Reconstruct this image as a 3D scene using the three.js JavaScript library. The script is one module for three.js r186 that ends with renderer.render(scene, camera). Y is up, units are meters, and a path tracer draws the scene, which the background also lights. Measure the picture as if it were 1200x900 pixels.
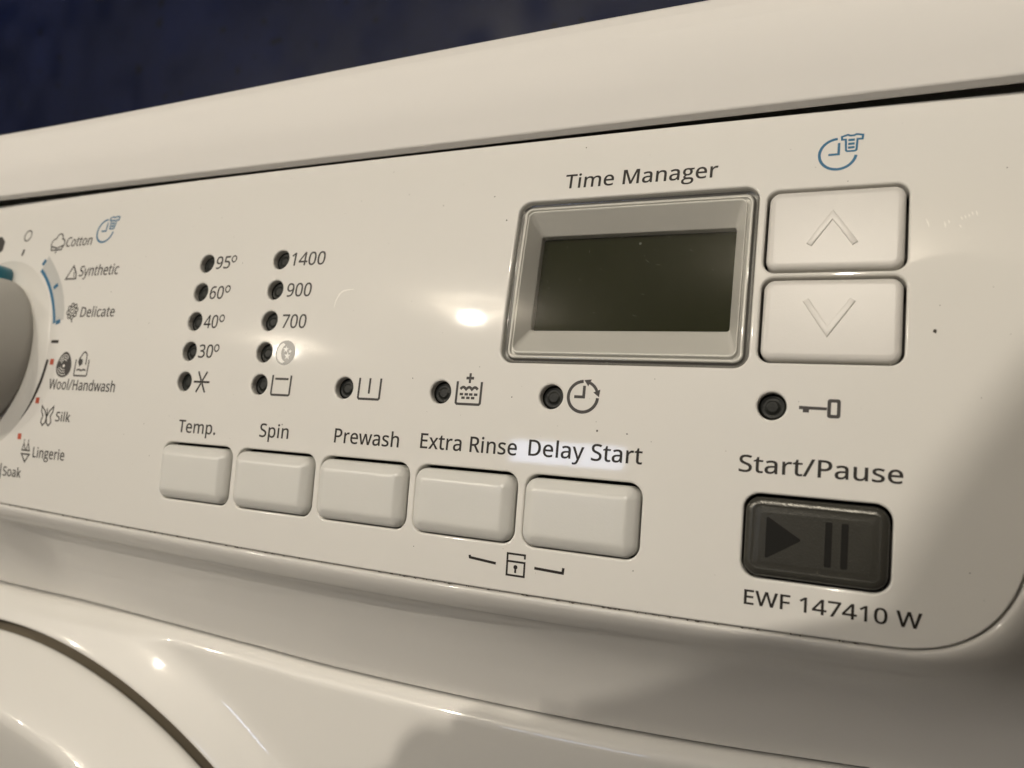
import * as THREE from 'three';
import { FontLoader } from 'three/addons/loaders/FontLoader.js';
import { mergeGeometries, toCreasedNormals, mergeVertices } from 'three/addons/utils/BufferGeometryUtils.js';
import { MarchingCubes } from 'three/addons/objects/MarchingCubes.js';
import { RoundedBoxGeometry } from 'three/addons/geometries/RoundedBoxGeometry.js';
import { RectAreaLightUniformsLib } from 'three/addons/lights/RectAreaLightUniformsLib.js';

// ---------------------------------------------------------------- camera, light, exposure
const scene = new THREE.Scene();
const renderer = new THREE.WebGLRenderer({ antialias: true });
renderer.toneMapping = THREE.LinearToneMapping;
renderer.toneMappingExposure = 1.31;
renderer.shadowMap.enabled = true;
RectAreaLightUniformsLib.init();

const camera = new THREE.PerspectiveCamera(52.13, 4 / 3, 0.005, 30);
camera.position.set(0.1036, 0.793, 0.1352);
camera.up.set(-0.0312, 0.9995, 0.0084);
camera.lookAt(0.1036 - 0.437, 0.793 - 0.0061, 0.1352 - 0.8994);
camera.focus = 0.152;
camera.userData.fStop = 20;
scene.add(camera);

// the dim room all round the machine, seen only as faint warm bounce
scene.background = new THREE.Color(0.075, 0.065, 0.052);

const LAMP_COLOR = new THREE.Color(1, 0.915, 0.785);
const LAMPS = [   // three bulbs in a row below the ceiling; the machine mirrors them
  { p: [-3.89, 2.4, 3.88], i: 8.1, label: 'small round bulb in white holder, farthest from the machine' },
  { p: [-1.81, 2.4, 3.03], i: 8.1, label: 'small round bulb in white holder, middle one of the row' },
  { p: [0.07, 2.4, 2.45], i: 8.1, label: 'small round bulb in white holder, nearest to the machine' },
];
const SCREEN_COLOR = new THREE.Color(0.58, 0.70, 1.0);

// ---------------------------------------------------------------- small helpers
let seed = 12345;
const rnd = () => { seed = (seed + 0x6d2b79f5) | 0; let t = Math.imul(seed ^ (seed >>> 15), 1 | seed); t = (t + Math.imul(t ^ (t >>> 7), 61 | t)) ^ t; return ((t ^ (t >>> 14)) >>> 0) / 4294967296; };
const lerp = (a, b, t) => a + (b - a) * t;
const clamp01 = (t) => Math.min(1, Math.max(0, t));
const smooth = (a, b, x) => { const t = clamp01((x - a) / (b - a)); return t * t * (3 - 2 * t); };
function table(tab, x) {                                   // smooth (Catmull-Rom) look-up in [[x, y], ...]
  let i = 0; while (i < tab.length - 2 && x > tab[i + 1][0]) i++;
  const p1 = tab[i], p2 = tab[i + 1], p0 = tab[Math.max(0, i - 1)], p3 = tab[Math.min(tab.length - 1, i + 2)];
  const h = p2[0] - p1[0], t = (x - p1[0]) / h;
  const slope = (a, b) => (b[0] === a[0] ? 0 : (b[1] - a[1]) / (b[0] - a[0]));
  const m1 = slope(p0, p2) * h, m2 = slope(p1, p3) * h, t2 = t * t, t3 = t2 * t;
  if (t < 0) return p1[1] + m1 * t; if (t > 1) return p2[1] + m2 * (t - 1);
  return (2 * t3 - 3 * t2 + 1) * p1[1] + (t3 - 2 * t2 + t) * m1 + (-2 * t3 + 3 * t2) * p2[1] + (t3 - t2) * m2;
}
const BASE = new THREE.Vector3(-0.13, 0, -0.3);

// the control panel is bent: a gentle arc in plan, a stronger one in section, and it leans back.
// (u, v, w) are millimetres along, up and out of it.
const RC = 4050.7, RS = 364.0, LEAN = 9 * Math.PI / 180, CL = Math.cos(LEAN), SL = Math.sin(LEAN);
function bent(u, v, w) {
  const a = v / RS, y = Math.sin(a) * (RS + w), zz = Math.cos(a) * (RS + w) - RS;
  const b = u / RC, x = Math.sin(b) * (RC + zz), z = Math.cos(b) * (RC + zz) - RC;
  return [x * 1e-3, (y * CL + z * SL) * 1e-3 + 0.79, (-y * SL + z * CL) * 1e-3];
}
function bentDir(u, v, n) {                                // a direction given in (u, v, w)
  const a = v / RS, y = n[1] * Math.cos(a) + n[2] * Math.sin(a), zz = -n[1] * Math.sin(a) + n[2] * Math.cos(a);
  const b = u / RC, x = n[0] * Math.cos(b) + zz * Math.sin(b), z = -n[0] * Math.sin(b) + zz * Math.cos(b);
  return [x, y * CL + z * SL, -y * SL + z * CL];
}
// split edges longer than max
function refine(tris, max) {
  const out = [], m2 = max * max;
  const d = (a, b) => (a[0] - b[0]) ** 2 + (a[1] - b[1]) ** 2 + (a[2] - b[2]) ** 2;
  const mid = (a, b) => [(a[0] + b[0]) / 2, (a[1] + b[1]) / 2, (a[2] + b[2]) / 2, (a[3] + b[3]) / 2, (a[4] + b[4]) / 2, (a[5] + b[5]) / 2];
  const stack = tris.slice();
  while (stack.length) {
    const [a, b, c] = stack.pop();
    const ab = d(a, b), bc = d(b, c), ca = d(c, a), l = Math.max(ab, bc, ca);
    if (l <= m2) { out.push([a, b, c]); continue; }
    if (l === ab) { const m = mid(a, b); stack.push([a, m, c], [m, b, c]); } else if (l === bc) { const m = mid(b, c); stack.push([a, b, m], [a, m, c]); } else { const m = mid(c, a); stack.push([a, b, m], [m, b, c]); }
  }
  return out;
}
// a geometry in flat (u, v, w) millimetres -> bent geometry in the machine's own axes, uv in units of 20 mm
function bend(geo, max = 4) {
  const g = geo.index ? geo.toNonIndexed() : geo, p = g.attributes.position, n = g.attributes.normal, tris = [];
  for (let i = 0; i < p.count; i += 3) tris.push([0, 1, 2].map((k) => [p.getX(i + k), p.getY(i + k), p.getZ(i + k), n.getX(i + k), n.getY(i + k), n.getZ(i + k)]));
  const t = refine(tris, max), pos = [], nor = [], uv = [];
  for (const tri of t) for (const q of tri) {
    const P = bent(q[0], q[1], q[2]); pos.push(P[0] - BASE.x, P[1] - BASE.y, P[2] - BASE.z);
    const N = bentDir(q[0], q[1], [q[3], q[4], q[5]]), L = Math.hypot(...N) || 1; nor.push(N[0] / L, N[1] / L, N[2] / L);
    const steep = Math.abs(q[5]) < 0.3;
    uv.push(steep ? (Math.abs(q[3]) > Math.abs(q[4]) ? q[2] : q[0]) / 20 : q[0] / 20, steep ? (Math.abs(q[3]) > Math.abs(q[4]) ? q[1] : q[2]) / 20 : q[1] / 20);
  }
  return fromArrays(pos, nor, uv);
}
function fromArrays(pos, nor, uv) {
  const g = new THREE.BufferGeometry();
  g.setAttribute('position', new THREE.Float32BufferAttribute(pos, 3));
  if (nor) g.setAttribute('normal', new THREE.Float32BufferAttribute(nor, 3));
  if (uv) g.setAttribute('uv', new THREE.Float32BufferAttribute(uv, 2));
  return g;
}
// grid of rows of [x, y, z] points -> smooth indexed surface
function lattice(rows, closed = false, scale = 1, uvOf = null) {
  const R = rows.length, Cn = rows[0].length, pos = [], uv = [], idx = [];
  rows.forEach((row) => row.forEach((p) => { pos.push(...p); const t = uvOf ? uvOf(p) : [p[0], p[1] + p[2]]; uv.push(t[0] * scale, t[1] * scale); }));
  for (let i = 0; i < R - 1; i++) for (let j = 0; j < (closed ? Cn : Cn - 1); j++) {
    const a = i * Cn + j, b = i * Cn + (j + 1) % Cn, c = a + Cn, d = b + Cn;
    idx.push(a, c, b, b, c, d);
  }
  const g = fromArrays(pos, null, uv); g.setIndex(idx); g.computeVertexNormals();
  return g;
}
// loop of a rounded rectangle, counter-clockwise, always the same number of points
function rrLoop(cu, cv, hu, hv, r, n = 10) {
  const out = []; r = Math.max(0.02, Math.min(r, hu, hv));
  for (const [sx, sy, a0] of [[1, 1, 0], [-1, 1, Math.PI / 2], [-1, -1, Math.PI], [1, -1, 1.5 * Math.PI]])
    for (let k = 0; k <= n; k++) { const a = a0 + (Math.PI / 2) * k / n; out.push([cu + sx * (hu - r) + r * Math.cos(a), cv + sy * (hv - r) + r * Math.sin(a)]); }
  return out;
}
// rings of a rounded rectangle: profile = [[inset, w], ...]; a lathe with a rounded-rectangle plan
function ringGeo(cu, cv, hu, hv, r, profile, { cap = false, rMin = 0.35, n = 10 } = {}) {
  const rows = profile.map(([ins, w]) => rrLoop(cu, cv, hu - ins, hv - ins, Math.max(r - ins, Math.min(rMin, r)), n).map((p) => [p[0], p[1], w]));
  const side = lattice(rows, true); side.scale(1, 1, 1);
  const parts = [side.toNonIndexed()];
  const nrm = parts[0].attributes.normal;
  // the loop runs counter-clockwise and the rows inward, so the faces must look outwards (+w)
  let s = 0; for (let i = 0; i < nrm.count; i++) s += nrm.getZ(i);
  if (cap) {
    const sh = new THREE.Shape(rows[rows.length - 1].map((p) => new THREE.Vector2(p[0], p[1])));
    const c = new THREE.ShapeGeometry(sh); c.translate(0, 0, profile[profile.length - 1][1]);
    parts.push(c.toNonIndexed());
  }
  return mergeGeometries(parts);
}
const shapeOf = (loop) => new THREE.Shape(loop.map((p) => new THREE.Vector2(p[0], p[1])));
const pathOf = (loop) => new THREE.Path(loop.map((p) => new THREE.Vector2(p[0], p[1])));
// ribbon along a polyline, mitred, at height w
function strokeGeo(pts, width, closed = false, w = 0.03) {
  const n = pts.length, L = [], Rr = [], wd = (i) => (Array.isArray(width) ? width[i] : width);
  for (let i = 0; i < n; i++) {
    const a = closed ? pts[(i + n - 1) % n] : pts[Math.max(0, i - 1)], b = closed ? pts[(i + 1) % n] : pts[Math.min(n - 1, i + 1)], p = pts[i];
    const d1 = [p[0] - a[0], p[1] - a[1]], d2 = [b[0] - p[0], b[1] - p[1]], l1 = Math.hypot(...d1), l2 = Math.hypot(...d2);
    const e1 = l1 > 1e-9 ? [d1[0] / l1, d1[1] / l1] : [d2[0] / l2, d2[1] / l2], e2 = l2 > 1e-9 ? [d2[0] / l2, d2[1] / l2] : e1;
    let m = [-(e1[1] + e2[1]), e1[0] + e2[0]]; const ml = Math.hypot(...m) || 1; m = [m[0] / ml, m[1] / ml];
    const c = Math.max(0.45, m[0] * -e1[1] + m[1] * e1[0]), h = wd(i) / 2 / c;
    L.push([p[0] + m[0] * h, p[1] + m[1] * h]); Rr.push([p[0] - m[0] * h, p[1] - m[1] * h]);
  }
  const pos = [], nor = [], uv = [];
  const tri = (a, b, c) => { for (const q of [a, b, c]) { pos.push(q[0], q[1], w); nor.push(0, 0, 1); uv.push(q[0], q[1]); } };
  for (let i = 0; i < (closed ? n : n - 1); i++) { const j = (i + 1) % n; tri(Rr[i], Rr[j], L[j]); tri(Rr[i], L[j], L[i]); }
  return fromArrays(pos, nor, uv);
}
const arc = (cu, cv, r, a0, a1, n = 28, ry = r) => Array.from({ length: n + 1 }, (_, k) => { const a = (a0 + (a1 - a0) * k / n) * Math.PI / 180; return [cu + r * Math.cos(a), cv + ry * Math.sin(a)]; });
const polyGeo = (pts, w = 0.03, holes = []) => { const s = shapeOf(pts); holes.forEach((h) => s.holes.push(pathOf(h))); const g = new THREE.ShapeGeometry(s).toNonIndexed(); g.translate(0, 0, w); return g; };
const rectGeo = (cu, cv, lu, lv, turn = 0, w = 0.03) => { const c = Math.cos(turn), s = Math.sin(turn); return polyGeo([[-1, -1], [1, -1], [1, 1], [-1, 1]].map(([a, b]) => [cu + a * lu / 2 * c - b * lv / 2 * s, cv + a * lu / 2 * s + b * lv / 2 * c]), w); };

// ---------------------------------------------------------------- textures
function noiseTexture(size, fn, color = false) {
  const d = new Uint8Array(size * size * 4);
  for (let y = 0; y < size; y++) for (let x = 0; x < size; x++) {
    const v = fn(x / size, y / size), o = (y * size + x) * 4;
    if (Array.isArray(v)) { d[o] = v[0] * 255; d[o + 1] = v[1] * 255; d[o + 2] = v[2] * 255; } else d[o] = d[o + 1] = d[o + 2] = clamp01(v) * 255;
    d[o + 3] = 255;
  }
  const t = new THREE.DataTexture(d, size, size); t.wrapS = t.wrapT = THREE.RepeatWrapping; t.magFilter = THREE.LinearFilter; t.minFilter = THREE.LinearMipmapLinearFilter;
  if (color) t.colorSpace = THREE.SRGBColorSpace;
  t.needsUpdate = true; return t;
}
// periodic value noise
function grain(cells, s) {
  const g = new Float32Array(cells * cells); let k = s; const r = () => { k = (Math.imul(k, 1664525) + 1013904223) | 0; return (k >>> 8) / 16777216; };
  for (let i = 0; i < g.length; i++) g[i] = r();
  return (u, v) => { const x = u * cells, y = v * cells, i = Math.floor(x), j = Math.floor(y), fx = x - i, fy = y - j, sx = fx * fx * (3 - 2 * fx), sy = fy * fy * (3 - 2 * fy), at = (a, b) => g[((b % cells + cells) % cells) * cells + ((a % cells + cells) % cells)]; return lerp(lerp(at(i, j), at(i + 1, j), sx), lerp(at(i, j + 1), at(i + 1, j + 1), sx), sy); };
}
const g16 = grain(16, 5), g40 = grain(40, 9), g90 = grain(90, 3), g130 = grain(130, 7), g8 = grain(8, 21), g200 = grain(200, 31);
const peelTex = noiseTexture(512, (u, v) => 0.5 * g16(u, v) + 0.35 * g40(u, v) + 0.15 * g130(u, v));
const satinTex = noiseTexture(1024, (u, v) => 0.6 * g90(u, v) + 0.4 * g130(u, v));
const sparkTex = noiseTexture(1024, (u, v) => 0.4 * g40(u, v) + 0.6 * g90(u, v));
const wallTex = noiseTexture(512, (u, v) => { const m = 0.5 * g8(u, v) + 0.3 * g16(u, v) + 0.2 * g90(u, v), s = g40(u, v) > 0.9 ? 0.5 : 1; const k = lerp(0.75, 1.2, m) * s; return [0.03 * k, 0.075 * k, 0.21 * k]; }, true);
const wallRough = noiseTexture(256, (u, v) => 0.3 + 0.25 * g16(u, v));

// ---------------------------------------------------------------- materials
const std = (o) => new THREE.MeshStandardMaterial(o), phy = (o) => new THREE.MeshPhysicalMaterial(o);
const col = (r, g, b) => new THREE.Color().setRGB(r, g, b);
const M = {
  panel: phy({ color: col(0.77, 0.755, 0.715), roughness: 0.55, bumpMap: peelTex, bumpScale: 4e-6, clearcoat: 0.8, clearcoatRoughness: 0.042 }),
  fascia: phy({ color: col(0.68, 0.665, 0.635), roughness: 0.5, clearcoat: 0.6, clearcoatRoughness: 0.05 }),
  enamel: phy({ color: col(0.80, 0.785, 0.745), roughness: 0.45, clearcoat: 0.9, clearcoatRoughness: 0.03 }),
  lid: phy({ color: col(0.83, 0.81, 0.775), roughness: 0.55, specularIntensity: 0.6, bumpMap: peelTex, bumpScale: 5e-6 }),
  button: std({ color: col(0.71, 0.705, 0.67), roughness: 0.32, bumpMap: satinTex, bumpScale: 1.2e-5 }),
  arrow: std({ color: col(0.66, 0.642, 0.61), roughness: 0.36, bumpMap: satinTex, bumpScale: 7e-6 }),
  dark: std({ color: col(0.062, 0.060, 0.051), roughness: 0.3, metalness: 0.35, bumpMap: satinTex, bumpScale: 2.2e-5 }),
  symbol: phy({ color: col(0.010, 0.0095, 0.008), roughness: 0.6, specularIntensity: 0.35 }),
  ink: phy({ color: col(0.026, 0.022, 0.019), roughness: 0.45, specularIntensity: 0.5 }),
  inkGrey: phy({ color: col(0.055, 0.05, 0.047), roughness: 0.45, specularIntensity: 0.5 }),
  blue: phy({ color: col(0.03, 0.15, 0.28), roughness: 0.4, specularIntensity: 0.5 }),
  red: std({ color: col(0.50, 0.085, 0.04), roughness: 0.4 }),
  silver: std({ color: col(0.52, 0.52, 0.50), roughness: 0.35 }),
  gap: std({ color: col(0.02, 0.017, 0.014), roughness: 0.9 }),
  led: phy({ color: col(0.010, 0.011, 0.009), roughness: 0.42, specularIntensity: 0.45, bumpMap: sparkTex, bumpScale: 1e-5 }),
  lcd: phy({ color: col(0.023, 0.025, 0.0125), roughness: 0.9, specularIntensity: 0.1 }),
  bezel: std({ color: col(0.62, 0.61, 0.585), roughness: 0.4, metalness: 0.15, bumpMap: satinTex, bumpScale: 1.2e-5 }),
  pane: phy({ color: col(0.97, 0.97, 0.95), roughness: 0.02, transmission: 1, thickness: 0, ior: 1.5 }),
  rim: phy({ color: col(0.96, 0.96, 0.94), roughness: 0.03, transmission: 0.96, thickness: 0, ior: 1.5 }),
  rimBack: phy({ color: col(0.10, 0.095, 0.085), roughness: 0.3 }),
  knob: std({ color: col(0.55, 0.535, 0.50), roughness: 0.6, bumpMap: satinTex, bumpScale: 1.5e-5 }),
  dial: phy({ color: col(0.76, 0.745, 0.70), roughness: 0.25, clearcoat: 0.9, clearcoatRoughness: 0.05 }),
  teal: phy({ color: col(0.012, 0.16, 0.23), roughness: 0.3, clearcoat: 0.5, clearcoatRoughness: 0.1 }),
  dirt: std({ color: col(0.06, 0.05, 0.04), roughness: 0.95 }),
  scuff: std({ color: col(0.93, 0.91, 0.86), roughness: 0.5 }),  // near-white paints the glint on the panel scratches; wool threads share it
  haze: std({ color: col(0.10, 0.105, 0.08), roughness: 0.6 }),
  badge: phy({ color: col(0.17, 0.165, 0.15), roughness: 0.28 }),
  star: phy({ color: col(0.80, 0.79, 0.75), roughness: 0.3 }),
  seal: std({ color: col(0.20, 0.17, 0.125), roughness: 0.7 }),
  wall: phy({ map: wallTex, roughness: 1, roughnessMap: wallRough, specularIntensity: 0.3 }),
  floor: std({ color: col(0.10, 0.09, 0.08), roughness: 0.5 }),
  ceiling: std({ color: col(0.3, 0.28, 0.25), roughness: 0.9 }),
  holder: std({ color: col(0.7, 0.7, 0.68), roughness: 0.5 }),
  black: std({ color: col(0.02, 0.02, 0.022), roughness: 0.4 }),
};

// ---------------------------------------------------------------- object helpers
const taken = new Map();
const numbered = (n) => { const k = taken.get(n) ?? 0; taken.set(n, k + 1); return k ? `${n}_${String(k).padStart(3, '0')}` : n; };
function mesh(name, geo, mat, parent, label) {
  const m = new THREE.Mesh(geo, mat); m.name = numbered(name); m.castShadow = m.receiveShadow = true;
  if (label) m.userData.label = label;
  parent.add(m); return m;
}
function thing(name, label, category, pos) { const g = new THREE.Group(); g.name = numbered(name); g.position.set(...pos); g.userData = { label, category }; scene.add(g); return g; }

// ---------------------------------------------------------------- the setting
const wall = mesh('wall', new THREE.BoxGeometry(6, 2.6, 0.1, 1, 1, 1), M.wall, scene); wall.position.set(-0.6, 1.3, -0.70); wall.userData.kind = 'structure';
{ const uv = wall.geometry.attributes.uv; for (let i = 0; i < uv.count; i++) uv.setXY(i, uv.getX(i) * 10, uv.getY(i) * 4.3); }
const floor = mesh('floor', new THREE.BoxGeometry(7.5, 0.1, 6), M.floor, scene); floor.position.set(-1.4, -0.05, 2.25); floor.userData.kind = 'structure';
const ceiling = mesh('ceiling', new THREE.BoxGeometry(7.5, 0.1, 6), M.ceiling, scene); ceiling.position.set(-1.4, 2.55, 2.25); ceiling.userData.kind = 'structure';

// ---------------------------------------------------------------- the washing machine
const washer = thing('washing_machine', 'white front-loading washing machine seen close up at its control panel', 'washing machine', BASE.toArray());

// --- control panel
const B = { u0: -53.54, pitch: 24, w: 22.12, vt: -15.07, vb: -27.81 };
const START = { u0: 82.21, u1: 103.94, vt: -14.85, vb: -27.84 };
const LCD = { u0: 34.5, u1: 81.3, vt: 39.75, vb: 6.36 };
const UP = { u0: 82.88, u1: 104.85, vt: 38.39, vb: 23.41 }, DOWN = { u0: 82.88, u1: 104.85, vt: 22.14, vb: 7.62 };
const box = (b) => [(b.u0 + b.u1) / 2, (b.vt + b.vb) / 2, (b.u1 - b.u0) / 2, (b.vt - b.vb) / 2];
const rowButton = (i) => ({ u0: B.u0 + B.pitch * i, u1: B.u0 + B.pitch * i + B.w, vt: B.vt, vb: B.vb });
const leds = [];
for (let k = 0; k < 5; k++) { leds.push([-50, 7.46 * k]); leds.push([-26, 7.46 * k]); }
leds.push([-2, 0], [22, 0], [46, 0], [85.52, 0.05]);
const LED_R = 2.3;
const holes = [];   // [cu, cv, hu, hv, r, depth]
for (let i = 0; i < 5; i++) { const [a, b, c, d] = box(rowButton(i)); holes.push([a, b + 0.1, c + 0.15, d + 0.35, 2.6, 3]); }
{ const [a, b, c, d] = box(START); holes.push([a, b, c + 0.25, d + 0.35, 2.6, 3]); }
{ const [a, b, c, d] = box(UP); holes.push([a, b, c + 0.2, d + 0.2, 2.1, 3]); }
{ const [a, b, c, d] = box(DOWN); holes.push([a, b, c + 0.2, d + 0.2, 2.1, 3]); }
{ const [a, b, c, d] = box(LCD); holes.push([a, b, c, d, 2.6, 3]); }
for (const [u, v] of leds) holes.push([u, v, LED_R, LED_R, LED_R, 1.5]);
// outline of the panel: straight along the top, bowed along the bottom, one large round corner at the right
const BOTTOM = [[-440, -32.4], [-330, -33], [-200, -34.2], [-150, -34.7], [-116.6, -35.1], [-79.8, -35.7], [-48.6, -36.1], [-21.7, -36.4], [1.8, -36.55], [41.1, -36.5], [72.9, -36.2], [99.3, -35.7]];
const CORNER = [[107.5, -35.3], [112.2, -34.0], [116.4, -31.2], [119.5, -27.0], [121.4, -21.7], [122.3, -16]];
const outline = [];
for (let u = -426; u < 99; u += 5) outline.push([u, table(BOTTOM, u)]);
{ const c = new THREE.CatmullRomCurve3([[88, -35.95], [99.3, -35.7], ...CORNER, [122.9, -8], [123.2, 4]].map((p) => new THREE.Vector3(p[0], p[1], 0)), false, 'centripetal');
  for (const p of c.getSpacedPoints(90)) if (p.x > 99 && p.y < 4.1) outline.push([p.x, p.y]); }
for (let v = 8; v <= 50; v += 6) outline.push([123.2 + (v - 4) * 0.004, v]);
const rimPath = outline.slice();                          // the bottom, the corner and the right side
const PANEL_TOP = 53.75;
outline.push([123.4, PANEL_TOP - 0.2], [-426, PANEL_TOP - 0.2]);
{
  const sh = shapeOf(outline), parts = [], E = 0.42;
  for (const [a, b, c, d, r, depth] of holes) {
    const n = r === c ? 10 : 8;
    sh.holes.push(pathOf(rrLoop(a, b, c + E, d + E, r + E, n).reverse()));
    const g = ringGeo(a, b, c + E, d + E, r + E, [[0, 0], [0.13, -0.02], [0.24, -0.08], [0.34, -0.18], [0.40, -0.31], [0.42, -0.5], [0.42, -depth]], { n });
    parts.push(g);
  }
  const face = new THREE.ShapeGeometry(sh).toNonIndexed();
  const strip = (path, prof) => {
    const rows = prof.map(() => []);
    path.forEach((p, i) => { const a = path[Math.max(0, i - 1)], b = path[Math.min(path.length - 1, i + 1)], d = [b[0] - a[0], b[1] - a[1]], l = Math.hypot(...d), n = [d[1] / l, -d[0] / l]; prof.forEach(([o, w], k) => rows[k].push([p[0] + n[0] * o, p[1] + n[1] * o, w])); });
    return lattice(rows).toNonIndexed();
  };
  const edge = strip(rimPath, [[0, 0], [0.15, -0.03], [0.28, -0.12], [0.34, -0.3], [0.34, -2]]);
  const top = strip([[123.4, PANEL_TOP - 0.2], [80, PANEL_TOP - 0.2], [-80, PANEL_TOP - 0.2], [-426, PANEL_TOP - 0.2]], [[0, 0], [0.12, -0.03], [0.2, -0.12], [0.22, -0.3], [0.22, -5]]);
  const fix = (g) => { for (const k of Object.keys(g.attributes)) if (!['position', 'normal', 'uv'].includes(k)) g.deleteAttribute(k); return g; };
  var panel = mesh('control_panel', bend(mergeGeometries([face, ...parts, edge, top].map(fix)), 4), M.panel, washer);
}

// --- indicator lights sunk in the panel
for (const [u, v] of leds) {
  const led = mesh('indicator_light', bend(ringGeo(u, v, LED_R, LED_R, LED_R, [[0, -1.75], [0.2, -1.6], [0.32, -1.45], [0.55, -1.4], [0.62, -1.5], [1.1, -1.5], [1.2, -1.35], [1.5, -1.3]], { cap: true, rMin: 0.1 })), M.led, panel);
}

// --- push buttons
const pillow = [[0, -3], [0, -0.4], [0.06, 0.15], [0.2, 0.5], [0.45, 0.82], [0.8, 1.1], [1.25, 1.38], [1.7, 1.64], [2.0, 1.77], [2.3, 1.85], [2.7, 1.88], [3.6, 1.89]];
const buttonName = ['temperature', 'spin', 'prewash', 'extra rinse', 'delay start'];
for (let i = 0; i < 5; i++) {
  const [a, b, c, d] = box(rowButton(i));
  mesh('push_button', bend(ringGeo(a, b - 0.05, c - 0.08, d - 0.1, 2.5, pillow, { cap: true, rMin: 0.8 }), 2), M.button, washer);
}
const flatKey = [[0, -3], [0, -0.75], [0.06, -0.42], [0.2, -0.14], [0.42, 0.06], [0.75, 0.17], [1.2, 0.2]];
const chevron = (cu, tip, foot, s) => [[cu - 4.2, foot], [cu - 0.15, tip], [cu + 4.0, foot]];
const raised = (pts, width, w, h) => {                    // a raised bar along a polyline
  const outlinePts = [], back = [], n = pts.length;
  for (let i = 0; i < n; i++) {
    const a = pts[Math.max(0, i - 1)], b = pts[Math.min(n - 1, i + 1)], p = pts[i];
    const nrm = (x, y) => { const l = Math.hypot(x, y) || 1; return [x / l, y / l]; };
    const e1 = i ? nrm(p[0] - a[0], p[1] - a[1]) : nrm(b[0] - p[0], b[1] - p[1]), e2 = i < n - 1 ? nrm(b[0] - p[0], b[1] - p[1]) : e1;
    const m = nrm(-(e1[1] + e2[1]), e1[0] + e2[0]), c = m[0] * -e1[1] + m[1] * e1[0], hh = width / 2 / c;
    outlinePts.push([p[0] + m[0] * hh, p[1] + m[1] * hh]); back.unshift([p[0] - m[0] * hh, p[1] - m[1] * hh]);
  }
  const g = new THREE.ExtrudeGeometry(shapeOf([...outlinePts, ...back]), { depth: h * 0.4, bevelEnabled: true, bevelThickness: h * 0.6, bevelSize: 0.12, bevelOffset: -0.12, bevelSegments: 3, curveSegments: 6 });
  g.translate(0, 0, w); return toCreasedNormals(g, 0.6);
};
for (const [b, tip, foot] of [[UP, 33.35, 28.0], [DOWN, 12.7, 18.2]]) {
  const [a, c, d, e] = box(b);
  const k = mesh('arrow_button', bend(ringGeo(a, c, d - 0.22, e - 0.2, 1.9, flatKey, { cap: true, rMin: 0.6 }), 2), M.arrow, washer, b === UP ? 'upper button with a raised arrow pointing up' : 'lower button with a raised arrow pointing down');
  mesh('arrow_symbol', bend(raised([[89.95, foot], [93.5, tip], [97.2, foot]], 1.0, 0.17, 0.22)), M.arrow, k);
}
{
  const [a, b, c, d] = box(START);
  const k = mesh('start_button', bend(ringGeo(a, b, c - 0.1, d - 0.12, 2.4, [[0, -3], [0, -0.3], [0.06, 0.2], [0.25, 0.55], [0.6, 0.82], [1.1, 0.95], [1.3, 0.93], [1.55, 0.88], [2.4, 0.96]], { cap: true, rMin: 0.8 }), 2), M.dark, washer, 'dark grey button with play and pause symbols');
  const s = (pts, r) => { const o = []; const n = pts.length; pts.forEach((p, i) => { const q = pts[(i + n - 1) % n], t = pts[(i + 1) % n]; const d1 = Math.hypot(q[0] - p[0], q[1] - p[1]), d2 = Math.hypot(t[0] - p[0], t[1] - p[1]); const A = [p[0] + (q[0] - p[0]) * r / d1, p[1] + (q[1] - p[1]) * r / d1], Bq = [p[0] + (t[0] - p[0]) * r / d2, p[1] + (t[1] - p[1]) * r / d2]; for (let j = 0; j <= 4; j++) { const f = j / 4; o.push([(1 - f) ** 2 * A[0] + 2 * f * (1 - f) * p[0] + f * f * Bq[0], (1 - f) ** 2 * A[1] + 2 * f * (1 - f) * p[1] + f * f * Bq[1]]); } }); return o; };
  mesh('play_symbol', bend(polyGeo(s([[85.75, -17.9], [85.75, -24.8], [91.25, -21.3]], 0.5), 1.0)), M.symbol, k);
  for (const u of [95.15, 97.5]) mesh('pause_bar', bend(polyGeo(s([[u - 0.52, -18.0], [u - 0.52, -25.0], [u + 0.52, -25.0], [u + 0.52, -18.0]], 0.25), 1.0)), M.symbol, k);
}

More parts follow.
